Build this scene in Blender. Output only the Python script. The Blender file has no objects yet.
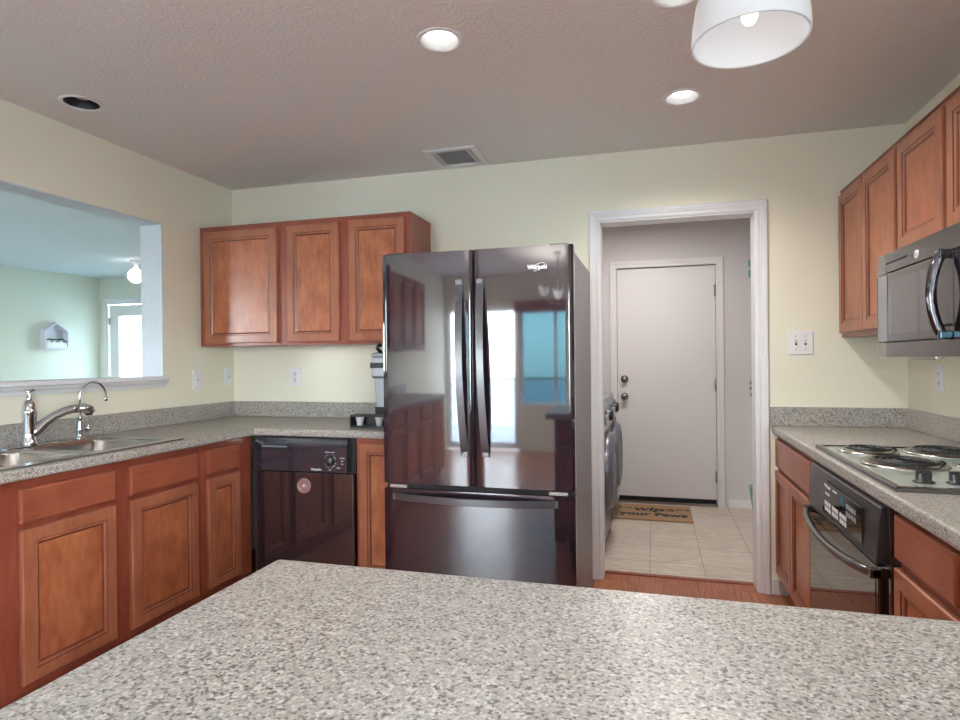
import bpy, bmesh, math, random
from mathutils import Vector, Matrix
random.seed(7)
sc = bpy.context.scene
C = sc.collection
PI = math.pi
H, W = 2.476, 4.069          # ceiling height, kitchen width

# ------------------------------------------------------------------ camera
cam_d = bpy.data.cameras.new('camera'); cam = bpy.data.objects.new('camera', cam_d); C.objects.link(cam)
yaw, pitch, roll = 0.2669, -0.0028, -0.0097
cy, sy, cp, sp, cr, sr = math.cos(yaw), math.sin(yaw), math.cos(pitch), math.sin(pitch), math.cos(roll), math.sin(roll)
r = Vector((cy, sy, 0)); fw = Vector((-sy, cy, 0)); up = Vector((0, 0, 1))
fw2 = fw*cp + up*sp; up2 = up*cp - fw*sp
r3 = r*cr + up2*sr; up3 = up2*cr - r*sr
M = Matrix((r3, up3, -fw2)).transposed().to_4x4(); M.translation = Vector((2.8086, -3.5006, 1.2871))
cam.matrix_world = M
cam_d.sensor_width = 36; cam_d.lens = 592.9*36/960; cam_d.shift_x = -11.1/960; cam_d.shift_y = 1.0/960
cam_d.clip_start = 0.02
sc.camera = cam

# ------------------------------------------------------------------ world (bright hazy sky)
w = bpy.data.worlds.new('sky'); sc.world = w; w.use_nodes = True
nt = w.node_tree; nt.nodes.clear()
tc = nt.nodes.new('ShaderNodeTexCoord'); sx = nt.nodes.new('ShaderNodeSeparateXYZ'); cr_ = nt.nodes.new('ShaderNodeValToRGB')
bg = nt.nodes.new('ShaderNodeBackground'); out = nt.nodes.new('ShaderNodeOutputWorld')
mr = nt.nodes.new('ShaderNodeMapRange'); mr.inputs['From Min'].default_value = -1; mr.inputs['From Max'].default_value = 1
nt.links.new(tc.outputs['Generated'], sx.inputs[0]); nt.links.new(sx.outputs['Z'], mr.inputs['Value']); nt.links.new(mr.outputs[0], cr_.inputs[0])
e = cr_.color_ramp.elements
e[0].position = 0.46; e[0].color = (.55, .57, .58, 1)
e[1].position = 0.52; e[1].color = (.90, .96, 1, 1)
n = e.new(1.0); n.color = (.40, .68, 1, 1)
nt.links.new(cr_.outputs[0], bg.inputs[0]); nt.links.new(bg.outputs[0], out.inputs[0])
bg.inputs[1].default_value = 32.0

# ------------------------------------------------------------------ exposure
vs = sc.view_settings
vs.view_transform = 'Standard'; vs.look = 'None'; vs.gamma = 1; vs.use_curve_mapping = False; vs.exposure = 0.52
sc.cycles.max_bounces = 10; sc.cycles.diffuse_bounces = 6; sc.cycles.glossy_bounces = 5
sc.cycles.transparent_max_bounces = 12; sc.cycles.sample_clamp_indirect = 6
sc.cycles.caustics_reflective = False; sc.cycles.caustics_refractive = False

def area(name, loc, direction, sx_, sy_, power, col=(1, 1, 1), portal=False, spread=None):
    l = bpy.data.lights.new(name, 'AREA'); l.shape = 'RECTANGLE'; l.size = sx_; l.size_y = sy_; l.energy = power; l.color = col
    if spread: l.spread = spread
    if portal: l.cycles.is_portal = True
    o = bpy.data.objects.new(name, l); C.objects.link(o)
    o.location = loc; o.rotation_euler = Vector(direction).to_track_quat('-Z', 'Z').to_euler()
    return o
# daylight openings (Cycles portals give no light of their own, they only guide the sky's light)
area('patio_door_daylight', (0.50, -6.74, 1.05), (0, 1, 0), .95, 2.0, 1, portal=True)
area('rear_window_daylight', (1.65, -6.74, 1.30), (0, 1, 0), 1.3, 1.35, 1, portal=True)
area('added_window_daylight', (W+.16, -4.9, 1.30), (-1, 0, 0), 1.8, 1.5, 1, portal=True)
area('living_window_daylight', (-2.6, -3.40, 1.45), (0, 1, 0), 1.2, 1.2, 1, portal=True)
area('living_side_daylight', (-4.86, 0.1, 1.45), (1, 0, 0), .6, .9, 1, portal=True)

# ------------------------------------------------------------------ materials
def mat(name, col=(.8, .8, .8), rough=.5, metal=0, ior=1.5, emis=None, es=0, **kw):
    m = bpy.data.materials.new(name); m.use_nodes = True
    b = m.node_tree.nodes['Principled BSDF']
    b.inputs['Base Color'].default_value = (*col, 1); b.inputs['Roughness'].default_value = rough
    b.inputs['Metallic'].default_value = metal; b.inputs['IOR'].default_value = ior
    if emis: b.inputs['Emission Color'].default_value = (*emis, 1); b.inputs['Emission Strength'].default_value = es
    for k, v in kw.items(): b.inputs[k].default_value = v
    return m
def nodes(m): return m.node_tree.nodes, m.node_tree.links, m.node_tree.nodes['Principled BSDF']
def ramp(N, stops):
    c = N.new('ShaderNodeValToRGB'); el = c.color_ramp.elements
    while len(el) > 1: el.remove(el[-1])
    el[0].position = stops[0][0]; el[0].color = (*stops[0][1], 1)
    for p, col in stops[1:]:
        q = el.new(p); q.color = (*col, 1)
    return c
def bump(m, scale, dist, strength=.4, detail=3, space='Object'):
    N, L, b = nodes(m)
    t = N.new('ShaderNodeTexCoord'); n_ = N.new('ShaderNodeTexNoise'); n_.inputs['Scale'].default_value = scale; n_.inputs['Detail'].default_value = detail
    bp = N.new('ShaderNodeBump'); bp.inputs['Strength'].default_value = strength; bp.inputs['Distance'].default_value = dist
    L.new(t.outputs[space], n_.inputs['Vector']); L.new(n_.outputs['Fac'], bp.inputs['Height']); L.new(bp.outputs[0], b.inputs['Normal'])
    return m
def wood(name, c0, c1, c2, grain=(14, 14, 1.6), rough=.28, mott=3.2):
    m = mat(name, c1, rough, ior=1.5); N, L, b = nodes(m)
    t = N.new('ShaderNodeTexCoord'); mp = N.new('ShaderNodeMapping'); mp.inputs['Scale'].default_value = grain
    inf = N.new('ShaderNodeObjectInfo'); ad = N.new('ShaderNodeVectorMath'); ad.operation = 'ADD'
    L.new(t.outputs['Object'], ad.inputs[0]); L.new(inf.outputs['Random'], ad.inputs[1])
    L.new(ad.outputs[0], mp.inputs['Vector'])
    g = N.new('ShaderNodeTexNoise'); g.inputs['Scale'].default_value = 5; g.inputs['Detail'].default_value = 8; g.inputs['Roughness'].default_value = .65
    g.inputs['Distortion'].default_value = .6
    L.new(mp.outputs[0], g.inputs['Vector'])
    k = N.new('ShaderNodeTexNoise'); k.inputs['Scale'].default_value = mott; k.inputs['Detail'].default_value = 4
    mp2 = N.new('ShaderNodeMapping'); mp2.inputs['Scale'].default_value = (2.5, 2.5, 1.5); L.new(ad.outputs[0], mp2.inputs['Vector']); L.new(mp2.outputs[0], k.inputs['Vector'])
    mx = N.new('ShaderNodeMix'); mx.inputs[0].default_value = .5
    L.new(g.outputs['Fac'], mx.inputs[2]); L.new(k.outputs['Fac'], mx.inputs[3])
    c = ramp(N, [(.32, c0), (.5, c1), (.68, c2)])
    L.new(mx.outputs[0], c.inputs[0]); L.new(c.outputs[0], b.inputs['Base Color'])
    return m
FR = wood('cherry_frame', (.185, .042, .026), (.25, .062, .036), (.31, .085, .048))
GLAZE = wood('dark_glaze_line', (.10, .028, .018), (.14, .04, .024), (.17, .05, .03))
FRH = wood('cherry_frame_horizontal', (.22, .058, .032), (.30, .085, .045), (.37, .115, .058), grain=(1.6, 14, 14))
DR = wood('cherry_door', (.25, .082, .042), (.34, .12, .062), (.42, .16, .085))
PN = wood('cherry_panel', (.24, .068, .031), (.38, .122, .054), (.50, .19, .088), grain=(9, 9, 2.5), mott=5)
def speckle(name, base, dark, light, sc_=260):
    m = mat(name, base, .32, ior=1.5); N, L, b = nodes(m)
    t = N.new('ShaderNodeTexCoord')
    no = N.new('ShaderNodeTexNoise'); no.inputs['Scale'].default_value = sc_*.8; no.inputs['Detail'].default_value = 2
    L.new(t.outputs['Object'], no.inputs['Vector'])
    v = N.new('ShaderNodeTexVoronoi'); v.inputs['Scale'].default_value = sc_; L.new(t.outputs['Object'], v.inputs['Vector'])
    sp_ = N.new('ShaderNodeSeparateColor'); L.new(v.outputs['Color'], sp_.inputs[0])
    c = ramp(N, [(0, dark), (.10, tuple(x*1.5 for x in dark)), (.2, tuple(.55*a+.45*b_ for a, b_ in zip(base, dark))), (.34, base), (.8, base), (.86, light), (1, light)])
    L.new(sp_.outputs[0], c.inputs[0])
    c2 = ramp(N, [(.36, tuple(.35*a+.65*b_ for a, b_ in zip(base, dark))), (.47, base), (.6, light)])
    L.new(no.outputs['Fac'], c2.inputs[0])
    mx = N.new('ShaderNodeMix'); mx.data_type = 'RGBA'; mx.inputs[0].default_value = .3
    L.new(c.outputs[0], mx.inputs[6]); L.new(c2.outputs[0], mx.inputs[7]); L.new(mx.outputs[2], b.inputs['Base Color'])
    return m
CT = speckle('speckled_laminate', (.365, .342, .305), (.028, .02, .017), (.58, .56, .53))
WALL = bump(mat('pale_yellow_paint', (.83, .81, .665), .6), 260, .002, .35)
LWALL = bump(mat('cool_lit_wall_paint', (.68, .715, .62), .6), 260, .002, .35)  # same paint as the kitchen, with cool daylight put into the colour
CEIL = bump(mat('ceiling_texture_paint', (.77, .765, .76), .75), 70, .01, .5, 5)
LCEIL = bump(mat('cool_lit_ceiling_paint', (.62, .67, .71), .75), 70, .01, .5, 5)  # living room ceiling, its cool daylight put into the colour
WHITE = mat('white_trim_paint', (.78, .79, .81), .35)
LAUN = mat('laundry_wall_paint', (.62, .59, .58), .6)
DOORP = mat('white_door_paint', (.74, .72, .71), .45)
PLATE = mat('white_plastic_plate', (.82, .83, .84), .35)
CHROME = mat('polished_chrome', (.72, .75, .80), .08, 1)
STEEL = mat('brushed_steel', (.46, .44, .42), .24, 1)
NICKEL = mat('satin_nickel', (.30, .28, .26), .3, 1)
BLACK = mat('gloss_black', (.012, .010, .012), .06, ior=2.3)
BLKP = mat('satin_black_plastic', (.015, .015, .018), .3, ior=1.6)
FRID = mat('fridge_gloss_black', (.020, .013, .020), .045, ior=1.85)
HND = mat('satin_slate_handle', (.035, .034, .042), .28, ior=1.8)
FSIDE = bump(mat('fridge_side_grey', (.20, .19, .20), .4), 600, .001, .3)
GREYP = mat('charcoal_plastic', (.10, .095, .092), .22, ior=1.8)
MWGL = mat('microwave_front', (.055, .047, .042), .08, ior=1.9)
MWEND = mat('microwave_end_cap', (.14, .135, .135), .2, ior=1.8)
OVGL = mat('oven_mirror_glass', (.03, .026, .022), .03, ior=3.6)
DARK = mat('dark_void', (.01, .01, .01), .8)
ENAM = mat('cooktop_enamel', (.33, .39, .36), .12, ior=1.8)
COIL = mat('coil_metal', (.035, .037, .042), .4, .3)
WTXT = mat('printed_white', (.75, .75, .78), .5)
BULB = mat('lit_bulb', (1, 1, 1), .5, emis=(1, .97, .92), es=3)
BULBP = mat('pendant_bulb', (1, 1, 1), .5, emis=(1, .98, .96), es=1.1)
GLOB = mat('lit_globe', (1, 1, 1), .5, emis=(1, .97, .93), es=4)
OFFB = mat('unlit_reflector_bulb', (.45, .42, .42), .4)
BAFF = mat('white_baffle', (.35, .35, .35), .4)
TEAL = mat('teal_plastic', (.18, .36, .31), .4)
GREEN = mat('succulent_green', (.05, .16, .12), .6)
DISC = mat('pinkish_resin_disc', (.30, .16, .15), .25)
DISP = mat('blue_display', (.02, .10, .16), .2, emis=(.05, .3, .45), es=.05)
MACH = mat('graphite_plastic', (.16, .17, .20), .3, .4)
SILV = mat('silver_plastic', (.42, .45, .50), .28, .7)
# shade glass: frosted, lit from inside
SHADE = bpy.data.materials.new('frosted_shade_glass'); SHADE.use_nodes = True
N, L, b = nodes(SHADE)
b.inputs['Base Color'].default_value = (.76, .78, .80, 1); b.inputs['Roughness'].default_value = .35
tr = N.new('ShaderNodeBsdfTranslucent'); tr.inputs[0].default_value = (.76, .78, .80, 1); ms = N.new('ShaderNodeMixShader'); ms.inputs[0].default_value = .5
L.new(b.outputs[0], ms.inputs[1]); L.new(tr.outputs[0], ms.inputs[2]); L.new(ms.outputs[0], N['Material Output'].inputs[0])
# window glass
GLASS = bpy.data.materials.new('window_glass'); GLASS.use_nodes = True
N, L, b = nodes(GLASS)
tp = N.new('ShaderNodeBsdfTransparent'); gl = N.new('ShaderNodeBsdfGlossy'); gl.inputs['Roughness'].default_value = .02
lw = N.new('ShaderNodeLayerWeight'); lw.inputs[0].default_value = .5
pw = N.new('ShaderNodeMath'); pw.operation = 'POWER'; pw.inputs[1].default_value = 5; L.new(lw.outputs['Facing'], pw.inputs[0])
fz = N.new('ShaderNodeMath'); fz.operation = 'MULTIPLY_ADD'; fz.inputs[1].default_value = .8; fz.inputs[2].default_value = .05; L.new(pw.outputs[0], fz.inputs[0]); ms = N.new('ShaderNodeMixShader')
L.new(fz.outputs[0], ms.inputs[0]); L.new(tp.outputs[0], ms.inputs[1]); L.new(gl.outputs[0], ms.inputs[2]); L.new(ms.outputs[0], N['Material Output'].inputs[0])
def tinted(name, col):
    m = GLASS.copy(); m.name = name
    for n_ in m.node_tree.nodes:
        if n_.type == 'BSDF_TRANSPARENT': n_.inputs[0].default_value = (*col, 1)
    return m
DGLASS = tinted('daylight_cut_door_glass', (.5, .53, .53)); TGLASS = tinted('daylight_cut_blue_glass', (.24, .37, .40))  # tints added to dim daylight on the living wall and in the fridge reflection
# wood plank floor, planks along Y
def planks(name):
    m = mat(name, (.3, .1, .05), .3, ior=1.4); N, L, b = nodes(m)
    t = N.new('ShaderNodeTexCoord'); mp = N.new('ShaderNodeMapping'); mp.inputs['Rotation'].default_value = (0, 0, PI/2)
    L.new(t.outputs['Object'], mp.inputs[0])
    br = N.new('ShaderNodeTexBrick'); br.inputs['Scale'].default_value = 1; br.inputs['Brick Width'].default_value = 1.1; br.inputs['Row Height'].default_value = .19
    br.inputs['Mortar Size'].default_value = .0016; br.inputs['Color1'].default_value = (.36, .13, .07, 1); br.inputs['Color2'].default_value = (.46, .19, .10, 1)
    br.inputs['Mortar'].default_value = (.06, .02, .012, 1); L.new(mp.outputs[0], br.inputs['Vector'])
    m2 = N.new('ShaderNodeMapping'); m2.inputs['Scale'].default_value = (28, 2, 1); L.new(t.outputs['Object'], m2.inputs[0])
    g = N.new('ShaderNodeTexNoise'); g.inputs['Scale'].default_value = 3; g.inputs['Detail'].default_value = 6; L.new(m2.outputs[0], g.inputs['Vector'])
    c = ramp(N, [(.3, (.62, .55, .5)), (.7, (1.15, 1.1, 1.05))]); L.new(g.outputs['Fac'], c.inputs[0])
    mx = N.new('ShaderNodeMix'); mx.data_type = 'RGBA'; mx.blend_type = 'MULTIPLY'; mx.inputs[0].default_value = 1
    L.new(br.outputs['Color'], mx.inputs[6]); L.new(c.outputs[0], mx.inputs[7]); L.new(mx.outputs[2], b.inputs['Base Color'])
    return m
PLANK = planks('cherry_plank_floor')
def tiles(name):
    m = mat(name, (.5, .42, .35), .35); N, L, b = nodes(m)
    t = N.new('ShaderNodeTexCoord'); mp = N.new('ShaderNodeMapping'); mp.inputs['Location'].default_value = (.070, -.06, 0)
    L.new(t.outputs['Object'], mp.inputs[0])
    br = N.new('ShaderNodeTexBrick'); br.offset = 0; br.inputs['Scale'].default_value = 1; br.inputs['Brick Width'].default_value = .3165; br.inputs['Row Height'].default_value = .3165
    br.inputs['Mortar Size'].default_value = .0022; br.inputs['Color1'].default_value = (.55, .48, .40, 1); br.inputs['Color2'].default_value = (.60, .53, .45, 1)
    br.inputs['Mortar'].default_value = (.24, .20, .16, 1); L.new(mp.outputs[0], br.inputs['Vector'])
    m2 = N.new('ShaderNodeMapping'); m2.inputs['Scale'].default_value = (3, 14, 1); m2.inputs['Rotation'].default_value = (0, 0, .12); L.new(t.outputs['Object'], m2.inputs[0])
    g = N.new('ShaderNodeTexNoise'); g.inputs['Scale'].default_value = 2.5; g.inputs['Detail'].default_value = 6; g.inputs['Distortion'].default_value = 1.5; L.new(m2.outputs[0], g.inputs['Vector'])
    c = ramp(N, [(.35, (.80, .78, .76)), (.65, (1.1, 1.1, 1.1))]); L.new(g.outputs['Fac'], c.inputs[0])
    mx = N.new('ShaderNodeMix'); mx.data_type = 'RGBA'; mx.blend_type = 'MULTIPLY'; mx.inputs[0].default_value = 1
    L.new(br.outputs['Color'], mx.inputs[6]); L.new(c.outputs[0], mx.inputs[7]); L.new(mx.outputs[2], b.inputs['Base Color'])
    return m
TILE = tiles('beige_stone_tile')
CARPET = bump(mat('beige_carpet', (.45, .40, .34), .95), 300, .01, .6)
COIR = bump(mat('brown_coir', (.40, .24, .13), .95), 500, .006, .8)
PALE_GROUND = mat('pale_bounce_ground', (.55, .55, .53), .9)  # ground colour made pale to look overexposed and avoid green bounce
DECK = mat('deck_boards', (.35, .33, .32), .7)
BLUEG = mat('mat_print_dark_teal', (.012, .03, .035), .9)
FADED = mat('mat_print_faded', (.10, .10, .08), .9)

# ------------------------------------------------------------------ mesh helpers
class MB:
    def __init__(s): s.b = bmesh.new()
    def box(s, x0, x1, y0, y1, z0, z1):
        x0, x1 = sorted((x0, x1)); y0, y1 = sorted((y0, y1)); z0, z1 = sorted((z0, z1))
        v = [s.b.verts.new(p) for p in ((x0,y0,z0),(x1,y0,z0),(x1,y1,z0),(x0,y1,z0),(x0,y0,z1),(x1,y0,z1),(x1,y1,z1),(x0,y1,z1))]
        for f in ((3,2,1,0),(4,5,6,7),(0,1,5,4),(1,2,6,5),(2,3,7,6),(3,0,4,7)): s.b.faces.new([v[i] for i in f])
        return s
    def loft(s, rings, cap=True, closed=True, smooth=True):
        R = [[s.b.verts.new(p) for p in ring] for ring in rings]; n_ = len(R[0])
        for a, c in zip(R, R[1:]):
            for i in range(n_ if closed else n_-1):
                j = (i+1) % n_
                f = s.b.faces.new([a[i], a[j], c[j], c[i]]); f.smooth = smooth
        if cap:
            s.b.faces.new(R[0][::-1]); s.b.faces.new(R[-1])
        return s
    def lathe(s, prof, o=(0,0,0), n_=32, axis='Z', cap=False, smooth=True):
        rings = []
        for (rr, h) in prof:
            ring = []
            for k in range(n_):
                a = 2*PI*k/n_; p = (rr*math.cos(a), rr*math.sin(a), h)
                if axis == 'X': p = (p[2], p[0], p[1])
                if axis == 'Y': p = (p[1], p[2], p[0])
                ring.append((p[0]+o[0], p[1]+o[1], p[2]+o[2]))
            rings.append(ring)
        return s.loft(rings, cap=cap, smooth=smooth)
    def tube(s, pts, rad, n_=10, cap=True, flat=1.0):
        pts = [Vector(p) for p in pts]; rings = []
        if not hasattr(rad, '__len__'): rad = [rad]*len(pts)
        up_ = None
        for i, p in enumerate(pts):
            t = (pts[min(i+1, len(pts)-1)] - pts[max(i-1, 0)]).normalized()
            if up_ is None:
                up_ = Vector((0, 0, 1)) if abs(t.z) < .9 else Vector((1, 0, 0))
            u = (up_ - t*up_.dot(t)).normalized(); v = t.cross(u); up_ = u
            rings.append([tuple(p + u*math.cos(2*PI*k/n_)*rad[i]*flat + v*math.sin(2*PI*k/n_)*rad[i]) for k in range(n_)])
        return s.loft(rings, cap=cap)
    def prism(s, pts, z0, z1, axis='Z', smooth=False):
        def m(p, z):
            return {'Z': (p[0], p[1], z), 'Y': (p[0], z, p[1]), 'X': (z, p[0], p[1])}[axis]
        a = [s.b.verts.new(m(p, z0)) for p in pts]; c = [s.b.verts.new(m(p, z1)) for p in pts]
        s.b.faces.new(a[::-1]); s.b.faces.new(c)
        for i in range(len(pts)):
            j = (i+1) % len(pts); f = s.b.faces.new([a[i], a[j], c[j], c[i]]); f.smooth = smooth
            if smooth:
                for e_ in f.edges:
                    if {e_.verts[0], e_.verts[1]} in ({a[i], a[j]}, {c[i], c[j]}): e_.smooth = False
        return s
    def cells(s, us, vs_, skip, d0, d1, axis='Z'):
        """slab made of grid cells with holes; axis is the thickness direction"""
        us, vs_ = list(us), list(vs_); V = {}
        def vert(i, j, k):
            key = (i, j, k)
            if key not in V:
                d = (d0, d1)[k]; V[key] = s.b.verts.new({'Z': (us[i], vs_[j], d), 'Y': (us[i], d, vs_[j]), 'X': (d, us[i], vs_[j])}[axis])
            return V[key]
        on = lambda i, j: 0 <= i < len(us)-1 and 0 <= j < len(vs_)-1 and not skip((us[i]+us[i+1])/2, (vs_[j]+vs_[j+1])/2)
        for i in range(len(us)-1):
            for j in range(len(vs_)-1):
                if not on(i, j): continue
                for k in (0, 1): s.b.faces.new([vert(i,j,k), vert(i+1,j,k), vert(i+1,j+1,k), vert(i,j+1,k)])
                for (di, dj, p, q) in ((-1,0,(i,j),(i,j+1)), (1,0,(i+1,j),(i+1,j+1)), (0,-1,(i,j),(i+1,j)), (0,1,(i,j+1),(i+1,j+1))):
                    if not on(i+di, j+dj): s.b.faces.new([vert(*p,0), vert(*q,0), vert(*q,1), vert(*p,1)])
        return s
    def obj(s, name, m, parent=None, bevel=0, seg=2, loc=(0,0,0), rot=(0,0,0)):
        bmesh.ops.recalc_face_normals(s.b, faces=s.b.faces)
        me = bpy.data.meshes.new(name); s.b.to_mesh(me); s.b.free(); me.materials.append(m)
        o = bpy.data.objects.new(name, me); C.objects.link(o); o.parent = parent; o.location = loc; o.rotation_euler = rot
        if bevel:
            bv = o.modifiers.new('bevel', 'BEVEL'); bv.width = bevel; bv.segments = seg; bv.limit_method = 'ANGLE'; bv.angle_limit = math.radians(40)
        return o
def tag(o, label=None, cat=None, group=None, kind=None):
    if label: o['label'] = label
    if cat: o['category'] = cat
    if group: o['group'] = group
    if kind: o['kind'] = kind
    return o
def thing(name, label, cat, loc=(0,0,0), rz=0, group=None):
    o = bpy.data.objects.new(name, None); C.objects.link(o); o.location = loc; o.rotation_euler = (0, 0, rz)
    return tag(o, label, cat, group)
def struct(name, mb, m, **k): return tag(mb.obj(name, m, **k), kind='structure')
def text(name, body, size, m, parent, loc, rot=(PI/2, 0, 0), ext=.0006, shear=0, bold=0, sx=1):
    cu = bpy.data.curves.new(name, 'FONT'); cu.body = body; cu.size = size; cu.extrude = ext; cu.align_x = 'CENTER'; cu.align_y = 'CENTER'; cu.shear = shear; cu.offset = bold
    t = bpy.data.objects.new(name, cu); C.objects.link(t)
    dg = bpy.context.evaluated_depsgraph_get(); me = bpy.data.meshes.new_from_object(t.evaluated_get(dg))
    bpy.data.objects.remove(t); bpy.data.curves.remove(cu)
    me.materials.clear(); me.materials.append(m)
    o = bpy.data.objects.new(name, me); C.objects.link(o); o.parent = parent; o.location = loc; o.rotation_euler = rot; o.scale = (sx, 1, 1)
    return o
def arc(p0, p1, bow, n_=16, power=1.0):
    """points from p0 to p1 bowed by vector bow (sine-like)"""
    p0, p1, bow = Vector(p0), Vector(p1), Vector(bow)
    return [tuple(p0.lerp(p1, i/n_) + bow*(math.sin(PI*i/n_)**power)) for i in range(n_+1)]

# ------------------------------------------------------------------ room shell
struct('floor', MB().box(-.15, W+.12, -6.72, .12, -.1, 0), PLANK)
struct('floor_laundry', MB().box(1.6, 3.98, .12, 2.1, -.1, .001), TILE)
struct('floor_living', MB().box(-4.85, -.15, -3.4, 3.22, -.1, 0), CARPET)
struct('ceiling', MB().cells([-.15, .293-.075, .293+.075, 1.60, 1.83, 2.054-.078, 2.054+.078, 2.86-.078, 2.86+.078, 2.946-.001+.078, W+.12],
       [-6.72, -1.50-.078, -1.377-.078, -1.36, -1.302, -.73, -.57, -.33, -.08, .12],
       lambda x, y: False, H, H+.08), CEIL)
struct('ceiling_laundry', MB().box(1.6, 3.98, .12, 2.1, H, H+.08), LAUN)
struct('ceiling_living', MB().box(-4.85, -.15, -3.4, 3.22, H, H+.08), LCEIL)
DX0, DX1, DZ = 2.503, 3.361, 2.090
struct('wall_back', MB().cells([0, DX0, DX1, W+.12], [0, DZ, H], lambda x, z: DX0 < x < DX1 and z < DZ, 0, .12, 'Y'), WALL)
OY0, OY1, OZ0, OZ1 = -2.95, -.615, 1.182, 2.111
struct('wall_left', MB().cells([-6.72, OY0, OY1, 3.1], [0, OZ0, OZ1, H], lambda y, z: OY0 < y < OY1 and OZ0 < z < OZ1, -.15, 0, 'X'), WALL)
SW = (-5.8, -4.0, .55, 2.05)  # side window added out of view for flatter, brighter daylight
struct('wall_right', MB().cells([-6.72, SW[0], SW[1], 0], [0, SW[2], SW[3], H], lambda y, z: SW[0] < y < SW[1] and SW[2] < z < SW[3], W, W+.12, 'X'), WALL)
RW = (1.0, 2.3, .62, 1.98); RD = (.02, .98, 0, 2.05)
struct('wall_rear', MB().cells([0, RD[0], RD[1], RW[0]+.001, RW[1], W], [0, RW[2], RW[3], RD[3], H],
       lambda x, z: (RD[0] < x < RD[1] and z < RD[3]) or (RW[0] < x < RW[1] and RW[2] < z < RW[3]), -6.72, -6.6, 'Y'), WALL)
struct('wall_laundry_left', MB().box(1.6, 1.72, .12, 1.92, 0, H), LAUN)
struct('wall_laundry_right', MB().box(3.86, 3.98, .12, 1.92, 0, H), LAUN)
struct('wall_laundry_front', MB().cells([1.72, DX0, DX1, 3.86], [.001, DZ, H], lambda x, z: DX0 < x < DX1 and z < DZ, .12, .125, 'Y'), LAUN)
ED = (2.485, 3.345, 2.10)
struct('wall_laundry_back', MB().cells([1.6, ED[0], ED[1], 3.98], [0, ED[2], H], lambda x, z: ED[0] < x < ED[1] and z < ED[2], 1.92, 2.04, 'Y'), LAUN)
LX = -4.70
LD = (-4.56, -3.66, 2.11)
struct('wall_living_back', MB().cells([LX-.15, LD[0], LD[1], 0], [0, LD[2], H], lambda x, z: LD[0] < x < LD[1] and z < LD[2], 3.1, 3.22, 'Y'), LWALL)
LW = (-.2, .4, 1.0, 1.9)
struct('wall_living_left', MB().cells([-3.4, LW[0], LW[1], 3.1], [0, LW[2], LW[3], H], lambda y, z: LW[0] < y < LW[1] and LW[2] < z < LW[3], LX-.15, LX, 'X'), LWALL)
LS = (-3.2, -2.0, .9, 2.1)
struct('wall_living_front', MB().cells([LX, LS[0], LS[1], -.15], [0, LS[2], LS[3], H], lambda x, z: LS[0] < x < LS[1] and LS[2] < z < LS[3], -3.4, -3.28, 'Y'), LWALL)

# windows
def window(name, c0, c1, z0, z1, d, axis, mull=1, wide=.05, glass=None):
    """frame + pane filling a hole whose thickness direction is axis ('X' or 'Y') at depth d"""
    us = [c0, c0+wide]; step = (c1-c0)/mull
    for i in range(1, mull): us += [c0+i*step-wide/2, c0+i*step+wide/2]
    us += [c1-wide, c1]
    zs = [z0, z0+wide, z1-wide, z1]
    def hole(u, z):
        if not (zs[1] < z < zs[2]): return False
        k = sum(1 for q in us if q < u)
        return k % 2 == 0
    f = struct(name, MB().cells(us, zs, hole, d-.03, d+.03, axis), WHITE)
    g = MB()
    if axis == 'Y': g.box(c0+wide, c1-wide, d-.003, d+.003, z0+wide, z1-wide)
    else: g.box(d-.003, d+.003, c0+wide, c1-wide, z0+wide, z1-wide)
    g.obj('window_pane', glass or GLASS, f)
    return f
window('window_1', RW[0], RW[1], RW[2], RW[3], -6.66, 'Y', 2, glass=TGLASS)
window('added_window_2', SW[0], SW[1], SW[2], SW[3], W+.06, 'X', 2)
window('window_3', LS[0], LS[1], LS[2], LS[3], -3.34, 'Y', 2)
window('window_4', LW[0], LW[1], LW[2], LW[3], LX-.08, 'X', 2)
window('door_1', RD[0], RD[1], .02, RD[3], -6.66, 'Y', 1, .09)

# doorway casing and jambs
def casing(name, x0, x1, z1, y, cw, m=WHITE, s=-1, t=.018):
    """fluted casing around opening x0..x1, top z1, on wall plane y, mitred; profile stepped"""
    prof = [(0, 0), (0, .45), (.12, .62), (.22, .62), (.26, .42), (.42, .42), (.46, .8), (.62, .8), (.66, 1), (.92, 1), (1, .75), (1, 0)]
    mb = MB(); rings = []
    for (u, n_) in prof:
        o_ = u*cw; yy = y + s*n_*t
        rings.append([(x0-o_, yy, 0), (x0-o_, yy, z1+o_), (x1+o_, yy, z1+o_), (x1+o_, yy, 0)])
    mb.loft(rings, cap=False, closed=False, smooth=False)
    # close the feet
    return struct(name, mb, m)
casing('trim_1', DX0+.006, DX1-.006, DZ-.006, 0, .056)
mb = MB(); mb.box(DX0, DX0+.016, .0, .125, 0, DZ); mb.box(DX1-.016, DX1, .0, .125, 0, DZ); mb.box(DX0+.016, DX1-.016, 0, .125, DZ-.016, DZ)
struct('trim_2', mb, WHITE)
casing('trim_3', ED[0]+.012, ED[1]-.012, ED[2]-.012, 1.92, .06, DOORP, t=.014)
struct('trim_4', MB().box(DX0, DX1, .098, .135, 0, .006), FR)      # strip between planks and tile
struct('baseboard_back', MB().box(3.415, 3.50, -.014, 0, 0, .085), WHITE, bevel=.004)
struct('baseboard_laundry', MB().box(3.42, 3.86, 1.906, 1.92, 0, .07), DOORP, bevel=.004)
struct('baseboard_laundry_right', MB().box(3.848, 3.86, .14, 1.9, 0, .07), DOORP, bevel=.004)
struct('baseboard_rear', MB().box(2.32, W-.01, -6.6, -6.585, 0, .09), WHITE)
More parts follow.
